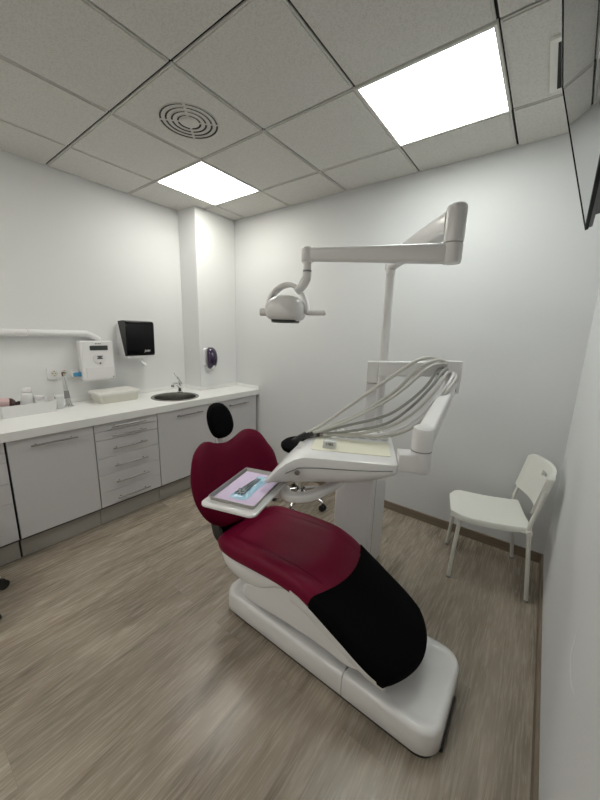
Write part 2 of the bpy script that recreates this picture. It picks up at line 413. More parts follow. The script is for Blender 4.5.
# mixer tap
t = thing('tap', 'chrome mixer tap with raised lever standing behind the sink', 'tap', (.345, -.315, ZW))
fx, fy = .362, -.315
MB().lathe([(.029, ZW+.0005), (.029, ZW+.008), (.024, ZW+.012), (.023, ZW+.07), (.026, ZW+.085), (.022, ZW+.108), (.01, ZW+.118), (0, ZW+.119)], (fx, fy, 0), 28).build('body', M_chrome, t)
MB().tube(catmull([(fx+.01, fy-.008, ZW+.055), (fx+.06, fy-.07, ZW+.095), (fx+.10, fy-.13, ZW+.112), (fx+.118, fy-.152, ZW+.10)], 6), [.014]*12+[.012]*7, 14).build('spout', M_chrome, t)
MB().cyl((fx+.114, fy-.148, ZW+.108), (fx+.116, fy-.152, ZW+.084), .014).build('aerator', M_steel, t)
MB().tube(catmull([(fx, fy, ZW+.115), (fx-.005, fy-.018, ZW+.15), (fx+.002, fy-.05, ZW+.185), (fx+.004, fy-.06, ZW+.205)], 5), [.010]*6+[.006]*10, 10).build('lever', M_chrome, t)

# ------------------------------------------------------------------ things on the left wall
t = thing('wall_pipe', 'thick white pipe running along the left wall to the white dispenser', 'pipe', (XL, -1.6, 1.46))
px = XL+.042
MB().tube(catmull([(px, -2.9, 1.462), (px, -1.8, 1.462), (px, -1.14, 1.462), (px, -1.06, 1.455), (px-.012, -1.0, 1.43), (px-.03, -.96, 1.405)], 8), .026, 18).build('tube', M_white, t)
for y in (-2.6, -2.0, -1.45):
    m = MB(); m.tube([(px+.029*math.cos(a), y-.008, 1.462+.029*math.sin(a)) for a in [2*PI*k/20 for k in range(20)]]+[(px+.029, y-.008, 1.462)], .004, 6); m.box(XL, px-.025, y-.014, y, 1.45, 1.474)
    m.build('clip', M_white, t)
# dispenser with display
t = thing('wall_dispenser', 'white wall-mounted dispenser with dark display strip and button ring', 'dispenser', (XL, -1.0, 1.07))
x1 = XL+.115
sec = lambda x, g: [(x, y, z) for y, z in rrect(-1.143+g, -.885-g, 1.062+g, 1.402-g*.6, .018)]
MB().loft([sec(XL+.001, .012), sec(XL+.03, 0), sec(x1-.012, 0), sec(x1, .01)]).build('housing', M_white, t)
MB().loft([[(x, y, z) for y, z in rrect(-1.118, -.893, 1.078, 1.178, .008)] for x in (x1, x1+.004)]).build('lower_cover', M_white2, t, bevel=.0015)
MB().loft([[(x, y, z) for y, z in rrect(-1.075, -.935, 1.323, 1.362, .004)] for x in (x1, x1+.0035)]).build('display', M_lcd, t)
MB().lathe([(.052, x1), (.052, x1+.003), (.047, x1+.004), (0, x1+.004)], (0, -1.005, 1.252), 36, 'x').build('button_ring', M_white2, t)
b = MB()
for z, w in ((1.272, .022), (1.262, .014), (1.252, .022)): b.box(x1+.004, x1+.006, -1.005-w, -1.005+w, z-.004, z+.004)
b.build('keypad', M_lcd, t)
MB().lathe([(.007, x1+.004), (.006, x1+.006), (0, x1+.006)], (0, -1.005, 1.213), 14, 'x').build('sensor', M_lcd, t)
lg = MB()
for k, w in enumerate((.006, .004, .007, .004, .005)): lg.box(x1+.0002, x1+.0012, -1.030+k*.010, -1.030+k*.010+w, 1.374, 1.382)
lg.build('brand_mark', M_lcd, t)
MB().box(x1+.003, x1+.006, -.912, -.904, 1.085, 1.092).build('indicator', M_lcd, t)
# sockets
t = thing('socket_strip', 'white double socket plate on the left wall above the worktop', 'socket', (XL, -1.26, 1.13))
MB().loft([[(x, y, z) for y, z in rrect(-1.362, -1.14, 1.09, 1.183, .006)] for x in (XL+.001, XL+.011)]).build('plate', M_white, t, bevel=.002)
for yc in (-1.315, -1.245):
    s = MB().lathe([(.024, XL+.011), (.024, XL+.0135), (.021, XL+.0135), (.019, XL+.0115), (0, XL+.0115)], (0, yc, 1.137), 28, 'x').build('socket_face', M_boxb, t)
    h = MB()
    for dy in (-.0095, .0095): h.cyl((XL+.0112, yc+dy, 1.137), (XL+.0135, yc+dy, 1.137), .0035, 10)
    for dz in (-.018, .018): h.box(XL+.0112, XL+.0145, yc-.003, yc+.003, 1.137+dz-.003, 1.137+dz+.003)
    h.build('contact', M_rubber, s)
t = thing('plug', 'blue and white plug in the right end of the socket plate', 'plug', (XL+.012, -1.172, 1.13))
MB().loft([[(x, y, z) for y, z in rrect(-1.172-w, -1.172+w, 1.13-h, 1.13+h, .008)] for x, w, h in ((XL+.0115, .026, .027), (XL+.035, .026, .027), (XL+.045, .022, .022))]).build('body', M_white, t)
MB().loft([[(x, y, z) for y, z in rrect(-1.165-w, -1.165+w, 1.122-h, 1.122+h, .008)] for x, w, h in ((XL+.046, .03, .015), (XL+.066, .034, .017), (XL+.074, .026, .012))]).build('grip', M_bluepl, t)
# paper towel dispenser
t = thing('towel_dispenser', 'glossy black paper towel dispenser with white back and hanging towel', 'dispenser', (XL, -.65, 1.25))
def sec2(x, y0, y1, z0, z1, r=.03): return [(x, y, z) for y, z in rrect(y0, y1, z0, z1, r)]
MB().loft([sec2(XL+.001, -.795, -.537, 1.255, 1.565), sec2(XL+.05, -.794, -.538, 1.25, 1.568), sec2(XL+.13, -.793, -.539, 1.243, 1.572, .02), sec2(XL+.160, -.790, -.542, 1.243, 1.565, .02)]).build('housing', M_white, t)
pf = [(XL+.03, 1.578), (XL+.13, 1.584), (XL+.172, 1.576), (XL+.182, 1.552), (XL+.174, 1.285), (XL+.166, 1.268), (XL+.128, 1.262)]
cov = MB().prism(pf, 'y', -.797, -.535).build('front_cover', M_blackgl, t, bevel=.006, seg=3)
text_mesh('logo', 'Jofel', .030, Matrix.Translation((XL+.1765, -.612, 1.312)) @ Matrix(((0,0,1,0),(1,0,0,0),(0,1,0,0),(0,0,0,1))), M_white, t, shear=.3).name = 'lettering'
m = MB()
pt = catmull([(XL+.10, -.66, 1.262), (XL+.105, -.655, 1.235), (XL+.125, -.64, 1.205), (XL+.14, -.615, 1.175)], 5)
m.tube(pt, [.016+.0012*k for k in range(len(pt))], 9, flat=.55); m.build('towel', M_white, t)
# purple soap dispenser on the column
t = thing('soap_dispenser', 'translucent purple soap dispenser on the column above the sink end', 'dispenser', (XC, -.01, 1.11))
yc = -.012
MB().loft([sec2(XC+.001, yc-.055, yc+.055, 1.14, 1.33, .03), sec2(XC+.035, yc-.052, yc+.052, 1.145, 1.325, .03)]).build('back_plate', M_white, t)
rings = []
for k in range(15):
    a = k/14; z = 1.112+.226*a
    d = .045+.055*math.sin(PI*min(1, a*1.02))**.6; w = .03+.028*math.sin(PI*a)**.45 if 0 < a < 1 else .02
    x0 = XC+.03; 
    rings.append([(x0+d*.5+d*.5*math.cos(2*PI*q/20), yc+.004+w*math.sin(2*PI*q/20), z) for q in range(20)])
MB().loft(rings).build('bottle', M_purple, t)
MB().loft([[(XC+.075+dx+ .019*math.cos(2*PI*q/16)*s, yc+.006+.021*math.sin(2*PI*q/16)*s, z) for q in range(16)] for dx, z, s in ((.012, 1.165, .6), (.02, 1.15, 1), (.012, 1.125, 1), (0, 1.108, .7))]).build('push_button', M_white, t)

# ------------------------------------------------------------------ things on the worktop
Z0 = ZW+.0005
t = thing('storage_box', 'cream plastic box with frosted lid on the worktop left of sink', 'box', (.28, -.92, ZW), )
q = MB(); R_ = lambda g, z: [(x, y, z) for x, y in rrect(.19+g, .415-g, -1.09+g, -.76-g, .02)]
q.loft([R_(.014, Z0), R_(.010, Z0+.02), R_(.002, Z0+.068)]); q.build('body', M_boxb, t)
MB().loft([R_(-.008, Z0+.068), R_(-.010, Z0+.074), R_(-.010, Z0+.088), R_(.0, Z0+.096), R_(.012, Z0+.0965)]).build('lid', M_box, t)
# organiser tray with bottles
t = thing('organiser_tray', 'white open plastic organiser tray at the left end of the worktop', 'tray', (.30, -1.56, ZW))
w = MB()
X0, X1, Y0, Y1 = .24, .42, -1.72, -1.39
sec = lambda g, z: [(x, y, z) for x, y in rrect(X0+g, X1-g, Y0+g, Y1-g, .015)]
w.loft([sec(.010, Z0), sec(.0, Z0+.085), sec(.0035, Z0+.085), sec(.013, Z0+.004), ], cap=True); w.build('shell', M_white, t)
def lathe_thing(name, label, cat, x, y, parts, group=None, tilt=None):
    t = thing(name, label, cat, (x, y, Z0), group=group)
    for nm, prof, mm in parts: MB().lathe([(r, h) for r, h in prof], (0, 0, 0), 24).build(nm, mm, t, local=True)
    return t
zb = .006
lathe_thing('bottle', 'tall white squeeze bottle standing in the organiser tray', 'bottle', .29, -1.535, [('body', [(.036, zb), (.039, zb+.01), (.038, zb+.115), (.032, zb+.138), (.020, zb+.145)], M_white), ('cap', [(.029, zb+.1455), (.028, zb+.168), (.022, zb+.176), (0, zb+.176)], M_white2)])
lathe_thing('bottle', 'short white pot with lid right of the tall white bottle', 'bottle', .33, -1.475, [('body', [(.028, zb), (.030, zb+.080), (.026, zb+.086)], M_white), ('cap', [(.0305, zb+.0865), (.0305, zb+.112), (.027, zb+.116), (0, zb+.116)], M_white2)])
t = thing('bottle', 'dark brown bottle with pale label lying in the organiser tray', 'bottle', (.32, -1.60, Z0))
b0 = Vector((.33, -1.735, Z0+.098)); d0 = Vector((.12, .9, -.12)).normalized()
def along(prof): return [b0+d0*h for r, h in prof], [r for r, h in prof]
pr = [(.002, 0), (.038, .003), (.041, .012), (.041, .095), (.028, .112), (.016, .118), (.016, .125)]
P_, r_ = along(pr); MB().tube(P_, r_, 20).build('body', M_brown, t)
pr = [(.0415, .030), (.0415, .080)]; P_, r_ = along(pr); MB().tube(P_, r_, 20).build('label_band', M_pinklab, t)
pr = [(.020, .125), (.020, .140), (.002, .141)]; P_, r_ = along(pr); MB().tube(P_, r_, 20).build('cap', M_blackpl, t)
t = thing('tongs', 'dark metal instrument jar at the left photo edge on the worktop', 'jar', (.42, -1.77, Z0))
t.name = 'instrument_jar'
MB().lathe([(.03, 0), (.032, .05), (.031, .052), (.028, .004), (0, .004)], n=20).build('jar', M_clear, t, local=True)
m = MB()
for k in range(5): m.cyl((.008*math.cos(k*1.3), .008*math.sin(k*1.3), .006), (.03*math.cos(k*1.3), .03*math.sin(k*1.3), .115+.01*k % 3), .003, 8)
m.build('instrument', M_instr, t, local=True)
# small clear box and chrome curing lamp on its stand
t = thing('acrylic_holder', 'small clear acrylic box beside the chrome tool stand', 'holder', (.31, -1.355, ZW))
sec = lambda g, z: [(x, y, z) for x, y in rrect(.285+g, .335-g, -1.375+g, -1.325-g, .006)]
MB().loft([sec(0, Z0), sec(0, Z0+.095), sec(.003, Z0+.095), sec(.003, Z0+.01)]).build('box', M_clear, t)
MB().loft([[(x, y, z) for x, y in rrect(.282, .338, -1.378, -1.322, .006)] for z in (Z0+.0955, Z0+.105)]).build('lid', M_white, t)
t = thing('curing_light', 'slim chrome handpiece standing upright on the worktop below the sockets', 'dental tool', (.30, -1.285, ZW))
bx, by = .30, -1.285
MB().lathe([(.036, Z0), (.036, Z0+.006), (.024, Z0+.014), (.019, Z0+.03), (.016, Z0+.032)], (bx, by, 0), 24).build('base', M_chrome, t)
MB().tube([(bx, by, Z0+.03), (bx-.006, by-.003, Z0+.10), (bx-.014, by-.006, Z0+.19), (bx-.02, by-.010, Z0+.245)], [.020, .016, .013, .008], 16).build('handpiece', M_chrome, t)
MB().tube([(bx-.004, by-.002, Z0+.07), (bx-.008, by-.004, Z0+.13)], [.0195, .0165], 16).build('grip', M_seam, t)
MB().tube(catmull([(bx-.02, by-.010, Z0+.243), (bx-.035, by-.008, Z0+.262), (bx-.07, by+.005, Z0+.268), (XL+.04, by+.02, 1.145), (XL+.016, by+.04, 1.137)], 6), .006, 8).build('cable', M_copper, t)

# ------------------------------------------------------------------ wall screen
t = thing('wall_screen', 'glossy black television screen tilted down on the right wall by the ceiling', 'television', (XR, -1.04, 2.15))
A = Vector((3.2323, -.55, 2.417)); EV = Vector((.026, 1, 0)).normalized(); B = Vector((3.3735, -.5537, 1.9255))      # far top and far bottom corners of the glass
dn = (B-A).normalized(); nrm = dn.cross(EV).normalized()
if nrm.x > 0: nrm = -nrm
W_ = .88; Hh = (B-A).length
def tv(u, v, w): return A+dn*(v*Hh)+EV*(-u*W_)-nrm*w
def slab(u0, u1, v0, v1, w0, w1, mb): 
    return mb.add([tv(u0,v0,w0), tv(u1,v0,w0), tv(u1,v1,w0), tv(u0,v1,w0), tv(u0,v0,w1), tv(u1,v0,w1), tv(u1,v1,w1), tv(u0,v1,w1)],
                  [(3,2,1,0),(4,5,6,7),(0,1,5,4),(1,2,6,5),(2,3,7,6),(3,0,4,7)])
slab(.004, .996, .006, .994, .0005, .006, MB()).build('screen_glass', M_tv, t, smooth=False)
fm = MB()
e = .0045; slab(-.004, 0.004, -.008, 1.008, -.0015, .008, fm); slab(.996, 1.004, -.008, 1.008, -.0015, .008, fm)
slab(.004, .996, -.008, .006, -.0015, .008, fm); slab(.004, .996, .994, 1.008, -.0015, .008, fm)
fm.build('bezel', M_tvframe, t, smooth=False)
slab(0, 1, 0, 1, .0085, .02, MB()).build('rear_panel', M_tvback, t, smooth=False)
slab(.12, .88, .4, .985, .0205, .042, MB()).build('rear_housing', M_tvback, t, bevel=.006)
bm_ = MB(); bm_.box(XR-.012, XR, -1.14, -.94, 1.98, 2.3)
bm_.tube([(XR-.01, -1.04, 2.22), tv(.5, .45, .04)], .02, 10)
bm_.build('wall_bracket', M_tvframe, t, bevel=.002)

# ------------------------------------------------------------------ dental chair
CY = -1.0
dc = thing('dental_chair', 'burgundy and black dental patient chair on a long white base', 'dental chair', (2.55, CY, 0))
XS = [0, .1, .2, .35, .5, .6, .66, .8, .92, 1.]
ZS = [.432, .448, .452, .466, .472, .452, .425, .352, .288, .246]
HW = [.215, .243, .25, .252, .25, .244, .240, .233, .226, .205]
def seatpt(s, t, off=0, df=1.):
    t_ = max(-1, min(1, t)); hw = interp(XS, HW, s)+off
    x = 2.01+1.02*s+.075*min(1, s/.45)*(1-t_*t_)-(.04*(1-min(1, s/.2)))*(t_*t_)*-1
    z = interp(XS, ZS, s)+off
    rim = .016*max(0, 1-abs(s-.33)/.36)
    z += rim*(math.exp(-((abs(t_)-.78)/.13)**2)-.9*math.exp(-(t_/.5)**2))
    if abs(t_) > .86: z -= df*.034*(1-math.sqrt(max(0, 1-((abs(t_)-.86)/.14)**2)))
    return x, CY+hw*t_, z
def cushion(s0, s1, th0, off, name, m, e0, e1, n=26):
    rings = []; T_ = [-1+2*k/28 for k in range(29)]
    # denser sampling at the rims
    T_ = [math.copysign(abs(v)**.75, v) for v in T_]
    for i in range(n+1):
        s = s0+(s1-s0)*i/n; f = 1.
        if e0: f *= math.sqrt(max(.0, 1-max(0, 1-(s-s0)/e0)**2)) if s-s0 < e0 else 1
        if e1: f *= math.sqrt(max(.0, 1-max(0, 1-(s1-s)/e1)**2)) if s1-s < e1 else 1
        f = max(f, .18)
        top = []; bot = []
        for tt in T_:
            x, y, z = seatpt(s, tt, off, f); zc = z-.5*th0
            top.append((x, y, zc+.5*th0*f))
        for tt in reversed(T_):
            x, y, z = seatpt(s, tt*.985, off, f)
            zt = interp(XS, ZS, s)+off
            zz = min(z, zt)-th0*.5-.5*th0*f*(.9 if abs(tt) > .95 else 1)-(.0 if abs(tt) > .95 else .004)
            bot.append((x, CY+(y-CY)*.99, zz))
        rings.append(top+bot)
    return MB().loft(rings).build(name, m, dc, ang=60)
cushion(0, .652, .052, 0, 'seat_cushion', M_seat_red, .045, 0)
cushion(.653, 1.0, .050, .004, 'leg_cover', M_black, 0, .03, 18)
# raised contour line on the seat cushion (upholstery piping)
pp = []
for k in range(41):
    a = -1+2*k/40
    if k < 14: s = .62-.5*k/14; tt = -.62-.06*math.sin(PI*k/14)
    elif k <= 26: s = .12-.03*math.sin(PI*(k-14)/12); tt = -.62+1.24*(k-14)/12
    else: s = .12+.5*(k-26)/14; tt = .62+.06*math.sin(PI*(k-26)/14)
    x, y, z = seatpt(s, tt); pp.append((x, y, z-.0015))
MB().tube(catmull(pp, 2), .0028, 6).build('piping', M_red, dc)
# white shell below the seat
rings = []
for x, zb_, hw in ((2.035, .375, .17), (2.06, .33, .205), (2.11, .275, .222), (2.18, .25, .226), (2.28, .243, .226), (2.38, .275, .228), (2.46, .335, .228), (2.55, .37, .228), (2.64, .368, .222)):
    zt = interp(XS, ZS, (x-2.01)/1.02)-.050
    sec = []
    for yy, zz in ((-1, zt), (-1, (zt*.5+zb_*.5)), (-.975, zb_+.012), (-.9, zb_), (0, zb_-.005), (.9, zb_), (.975, zb_+.012), (1, zt*.5+zb_*.5), (1, zt)):
        sec.append((x, CY+yy*hw, zz))
    rings.append(sec)
MB().loft(rings).build('seat_shell', M_white, dc, ang=50, sub=1)
# leg rest shell
rings = []
for s in [.56+.44*k/10 for k in range(11)]:
    x = 2.01+1.02*s; zt = interp(XS, ZS, s)-.048; hw = interp(XS, HW, s)+.002; th = .062*(1-.5*(s-.56)/.44)
    if s > .98: x -= .012; hw -= .008
    rings.append([(x, CY-hw, zt), (x, CY-hw, zt-th*.6), (x, CY-hw*.96, zt-th), (x, CY, zt-th*1.1), (x, CY+hw*.96, zt-th), (x, CY+hw, zt-th*.6), (x, CY+hw, zt), (x, CY, zt-.004)])
MB().loft(rings).build('leg_rest_shell', M_white, dc, ang=50)
# lift arms
def rpoly(pts, n=4, it=2):
    P = pts
    for _ in range(it):
        Q = []
        for i in range(len(P)):
            a, b = P[i], P[(i+1) % len(P)]
            Q += [(a[0]*.75+b[0]*.25, a[1]*.75+b[1]*.25), (a[0]*.25+b[0]*.75, a[1]*.25+b[1]*.75)]
        P = Q
    return P
arm = rpoly([(2.24, .17), (2.24, .24), (2.36, .29), (2.50, .365), (2.64, .36), (2.78, .325), (2.93, .275), (2.925, .205), (2.86, .180), (2.74, .195), (2.5, .185), (2.34, .165)])
for y0, y1 in ((-1.212, -1.16), (-.84, -.79)):
    MB().prism(arm, 'y', y0, y1).build('lift_arm', M_white, dc, bevel=.008, ang=50)
MB().prism(rpoly([(2.3, .12), (2.3, .24), (2.55, .34), (2.8, .28), (2.8, .12)]), 'y', -1.14, -.86).build('lift_housing', M_white2, dc, bevel=.006)
# long base: rear section, front section, dark skirt
def base_ring(x0, x1, y0, y1, r, z, r2=None): return [(x, y, z) for x, y in rrect(x0, x1, y0, y1, r, 8)]
Y0b, Y1b = -1.218, -.79
def cover(x0, x1, ra, rb, name):
    def ring(g, z, gy=None):
        gy = g if gy is None else gy
        out = []
        for (cx, cy, a0, r, sx) in ((x1, Y1b, 0, rb, -1), (x0, Y1b, PI/2, ra, 1), (x0, Y0b, PI, ra, 1), (x1, Y0b, 1.5*PI, rb, -1)):
            gx = g if r > .01 else 0
            rr = max(r-g*.5, .002)
            ox = cx+sx*(gx+rr); oy = cy+(gy+rr if cy == Y0b else -gy-rr)
            for k in range(9):
                a = a0+PI/2*k/8; out.append((ox+rr*math.cos(a), oy+rr*math.sin(a), z))
        return out
    return MB().loft([ring(.004, .022), ring(0, .030), ring(.002, .112), ring(.006, .123), ring(.013, .129), ring(.024, .131), ring(.042, .126), ring(.060, .121)]).build(name, M_white, dc, ang=50)
cover(2.095, 2.842, .07, .0015, 'base_cover')
cover(2.845, 3.228, .0015, .085, 'front_base_cover')
MB().loft([base_ring(2.12, 3.215, Y0b+.012, Y1b-.012, .07, z) for z in (.001, .03)]).build('base_skirt', M_blackpl, dc)
MB().prism([(3.18, .001), (3.236, .001), (3.236, .045), (3.18, .06)], 'y', -1.14, -.93).build('kick_recess', M_blackpl, dc, bevel=.006)  # black block put in for the dark recessed kick under the cover
# backrest
BY = -.985
def bx_(y, z): return 2.045-.42*(z-.45)+.45*(y-BY)**2
def bxr(y,z): return bx_(y,z)
OUT = [(-1.31,.685),(-1.30,.745),(-1.275,.80),(-1.235,.858),(-1.18,.892),(-1.135,.902),(-1.095,.893),(-1.06,.876),(-.985,.863),(-.92,.876),(-.87,.895),(-.82,.908),(-.765,.897),(-.72,.862),(-.69,.80),(-.665,.745),(-.66,.685),
       (-.668,.62),(-.70,.55),(-.76,.49),(-.84,.455),(-.985,.44),(-1.13,.455),(-1.21,.49),(-1.27,.55),(-1.302,.62)]
def smooth_loop(P, n=3):
    out = []; N_ = len(P)
    for i in range(N_):
        a, b, c_, d = [Vector(P[(i+k-1) % N_]) for k in range(4)]
        for k in range(n):
            t = k/n; out.append(.5*((2*b)+(c_-a)*t+(2*a-5*b+4*c_-d)*t*t+(3*b-a-3*c_+d)*t**3))
    return out
def pad(outline, cen, fx_, th, name, m, back=.35, dome=.4, extra=None):
    L = smooth_loop(outline); c_ = Vector(cen); rings = []
    prof = [(0.02, dome), (.25, dome*.98), (.5, dome*.93), (.7, dome*.86), (.84, dome*.74), (.92, dome*.52), (.97, dome*.24), (1, -.05), (.985, -back*.6), (.95, -back*.9), (.85, -back), (.4, -back), (.02, -back)]
    for rho, o_ in prof:
        ring = []
        for p in L:
            # inset by nearly constant distance at the rim, by scaling inside
            q = c_+(p-c_)*rho
            e_ = extra(q[0], q[1], rho) if (extra and o_ > 0) else 0
            ring.append((fx_(q[0], q[1])+th*o_+e_, q[0], q[1]))
        rings.append(ring)
    return MB().loft(rings).build(name, m, dc, ang=60)
def wing(y, z, rho):
    d = abs(y-BY); g = .010*(1/(1+math.exp(-(d-.2+.22*max(0, .62-z))/.008)))
    return g*min(1, (1-rho)*6)
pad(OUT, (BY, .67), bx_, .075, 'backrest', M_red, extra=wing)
hb = [(-1.078,.99),(-1.072,1.045),(-1.045,1.085),(-1.0,1.098),(-.95,1.085),(-.915,1.04),(-.900,.985),(-.902,.94),(-.922,.905),(-.955,.888),(-.995,.884),(-1.035,.896),(-1.062,.93)]
pad(hb, (-.988, .99), lambda y, z: 1.82-.18*(z-1)+.9*(y+.988)**2, .065, 'headrest', M_black)
m = MB()
m.loft([[(x-.006, y, z), (x+.006, y, z), (x+.006, y2, z), (x-.006, y2, z)] for x, z, y, y2 in ((1.79, 1.0, -1.01, -.965), (1.80, .9, -1.01, -.965), (1.855, .75, -1.01, -.965))])
m.build('headrest_stem', M_white, dc)
MB().loft([[(x, BY+y, z) for y, z in rrect(-.06, .06, .50, .78, .03)] for x in (1.90, 1.885)]).build('headrest_bracket', M_blackpl, dc)
# black hinge between seat and backrest
rings = []
for x, z, hw, th in ((2.02, .56, .15, .02), (2.0, .48, .17, .03), (2.0, .42, .18, .03), (2.03, .37, .185, .03), (2.10, .35, .19, .03)):
    rings.append([(x-th, BY-hw, z), (x-th, BY+hw, z), (x+th, BY+hw, z+.01), (x+th, BY-hw, z+.01)])
MB().loft(rings).build('backrest_hinge', M_black, dc, bevel=.008)
MB().loft([[(x, y, z) for x, z in rpoly([(1.975, .42), (1.965, .56), (2.0, .60), (2.03, .56), (2.04, .44), (2.10, .40), (2.10, .37), (2.02, .37)])] for y in (-1.192, -1.177)]).build('hinge_bracket', M_blackpl, dc)

# ------------------------------------------------------------------ delivery unit behind the chair
du = thing('dental_unit', 'white dental delivery unit with column, console, hoses and swing arms', 'dental unit', (2.47, -.35, 0))
cx0, cx1, cy0, cy1 = 2.335, 2.60, -.465, -.235
def cring(g, z, r=.02): return [(x, y, z) for x, y in rrect(cx0+g, cx1-g, cy0+g, cy1-g, r)]
MB().loft([cring(.0, .012), cring(0, .55), cring(0, .80), cring(.006, .83), cring(.02, .838)]).build('column', M_white2, du, ang=50)
MB().loft([cring(.008, .0005), cring(.008, .0115)]).build('column_foot', M_blackpl, du)
MB().loft([[(x, y, z) for x, y in rrect(2.36, 2.58, -.80, -.47, .02)] for z in (.002, .085)]).build('connection_cover', M_white, du, bevel=.008)
MB().box(cx1-.0005, cx1+.0015, cy0+.045, cy0+.047, .02, .8).build('column_seam', M_seam, du)
# square post and inverted L carrying the console arm
ang = math.atan2(.17, .425); PX, PY = 2.535, -.45
def rot2(x, y, a, o): return (o[0]+x*math.cos(a)-y*math.sin(a), o[1]+x*math.sin(a)+y*math.cos(a))
def obox(mb, o, a, x0, x1, y0, y1, z0, z1):
    P = [rot2(x, y, a, o) for x, y in ((x0, y0), (x1, y0), (x1, y1), (x0, y1))]
    return mb.prism(P, 'z', z0, z1)
MB().prism([rot2(x, y, ang, (PX, PY)) for x, y in rrect(-.032, .032, -.032, .032, .008)], 'z', .838, 1.245).build('post', M_white2, du)
p = MB(); obox(p, (PX, PY), ang, -.032, .032, -.032, .032, 1.248, 1.372); obox(p, (PX, PY), ang, .031, .42, -.032, .032, 1.290, 1.372)
p.v = [(x, y, z+(.022*max(0, math.hypot(x-PX, y-PY)-.03)/.43)) for x, y, z in p.v]
p.build('upper_arm', M_white, du, bevel=.006)
KX, KY = rot2(.425, 0, ang, (PX, PY))
MB().loft([[(x, y, z) for x, y in [rot2(a_, b_, ang, (KX, KY)) for a_, b_ in rrect(-.045, .045, -.04, .04, .02)]] for z in (1.285, 1.292, 1.388, 1.394)]).build('arm_knuckle', M_white2, du, ang=50)
EX, EY = 2.94, -.765
rings = []
V0, V1 = Vector((KX+.01, KY+.01, 1.275)), Vector((EX+.004, EY+.02, 1.078)); dv = V1-V0
for k in range(9):
    f = k/8; c_ = V0+dv*f; w = .026+.012*f; h = .03+.012*f
    rings.append([(c_.x+a_*1, c_.y, c_.z+b_) for a_, b_ in rrect(-w, w, -h, h, .012, 3)])
MB().loft(rings).build('spring_arm', M_white2, du, ang=50)
MB().cyl((KX+.01, KY+.01, 1.22), (KX+.01, KY+.01, 1.284), .036, 24).build('arm_pivot', M_white2, du)
m = MB(); m.lathe([(.044, 1.021), (.046, 1.026), (.046, 1.105), (.042, 1.123), (.03, 1.133), (0, 1.135)], (EX, EY, 0), 32); m.build('elbow', M_white, du)
m = MB(); m.lathe([(0, .917), (.04, .917), (.046, .925), (.046, 1.014), (.044, 1.017), (0, 1.017)], (EX, EY, 0), 32)
TH = math.radians(26); CO = (2.62, -.80)
def con(x, y, z): a, b = rot2(x, y, TH, CO); return (a, b, z+.013)
m.loft([[con(x, y, z) for y, z in rrect(-.15, -.065, .908, .990, .006, 3)] for x in (.205, .31)])
m.build('console_bracket', M_white2, du, ang=40)
MB().lathe([(.0455, 1.0165), (.0455, 1.0215), ], (EX, EY, 0), 32).build('elbow_seam', M_seam, du)
# console (tray table) lofted along its length: a sloping handle wing at the left, flat plate at the right
st = [(-.392, -.245, -.225, .838, .826), (-.375, -.252, -.16, .852, .822), (-.34, -.240, -.06, .888, .826), (-.30, -.222, .02, .920, .830), (-.26, -.205, .10, .940, .833), (-.22, -.195, .17, .950, .836),
      (-.12, -.188, .225, .950, .842), (0, -.184, .245, .950, .850), (.10, -.182, .25, .950, .866), (.165, -.180, .25, .950, .880), (.190, -.175, .245, .949, .888), (.202, -.160, .23, .945, .895)]
rings = []
for x, y0, y1, zt, zb_ in st:
    zb_ -= .026*max(0, min(1, (x+.39)/.1))*max(.35, min(1, (.24-x)/.2)); h = zt-zb_; yy = y1-y0; r = min(.012, h*.3, yy*.25)
    rings.append([con(x, y, z) for y, z in ((y0+.10 if yy > .3 else y0+yy*.4, zb_), (y0+.035 if yy > .1 else y0+yy*.25, zb_+.004), (y0+.012*min(1, yy/.1), zb_+h*.22), (y0+.004*min(1, yy/.1), zb_+h*.5), (y0+.002*min(1, yy/.1), zt-r), (y0+r*.35, zt-r*.3), (y0+r, zt),
                    ((y0+y1)/2, zt), (y1-r, zt), (y1-r*.3, zt-r*.3), (y1, zt-r), (y1-.002, zb_+h*.5), (y1-.01*min(1, yy/.1), zb_+h*.2), (y1-.03*min(1, yy/.1), zb_))])
con_ob = MB().loft(rings).build('console', M_white, du, ang=42)
# pale inset pad, side groove, button
MB().loft([[con(x, y, z) for x, y in rrect(-.205, .178, -.088, .105, .015)] for z in (.9503, .9530)]).build('silicone_pad', M_cream, du, bevel=.001)
MB().tube([con(x, y, z) for x, y, z in ((-.30, -.2215, .872), (-.24, -.202, .898), (-.15, -.188, .901), (0, -.1825, .905), (.10, -.1795, .911), (.18, -.1755, .918))], .0022, 6).build('console_groove', M_seam, du)
bp = con(-.245, -.204, .875)
ob = MB().lathe([(.012, -.006), (.012, .0), (.009, .003), (0, .003)], (0, 0, 0), 20, 'y').build('round_button', M_steel, du, local=True)
I = WM[du.name].inverted(); ob.location = I @ Vector((bp[0]+.0, bp[1]-.004, bp[2])); ob.rotation_euler = (0, 0, TH-PI*.0+.0); ob.scale = (1, -1, 1)
MB().loft([[con(x, y, z+.005*(x+.30)) for x, y in rrect(-.285, -.235, -.05, .05, .01)] for z in (.938, .9395)]).build('touch_panel', M_hose, du)
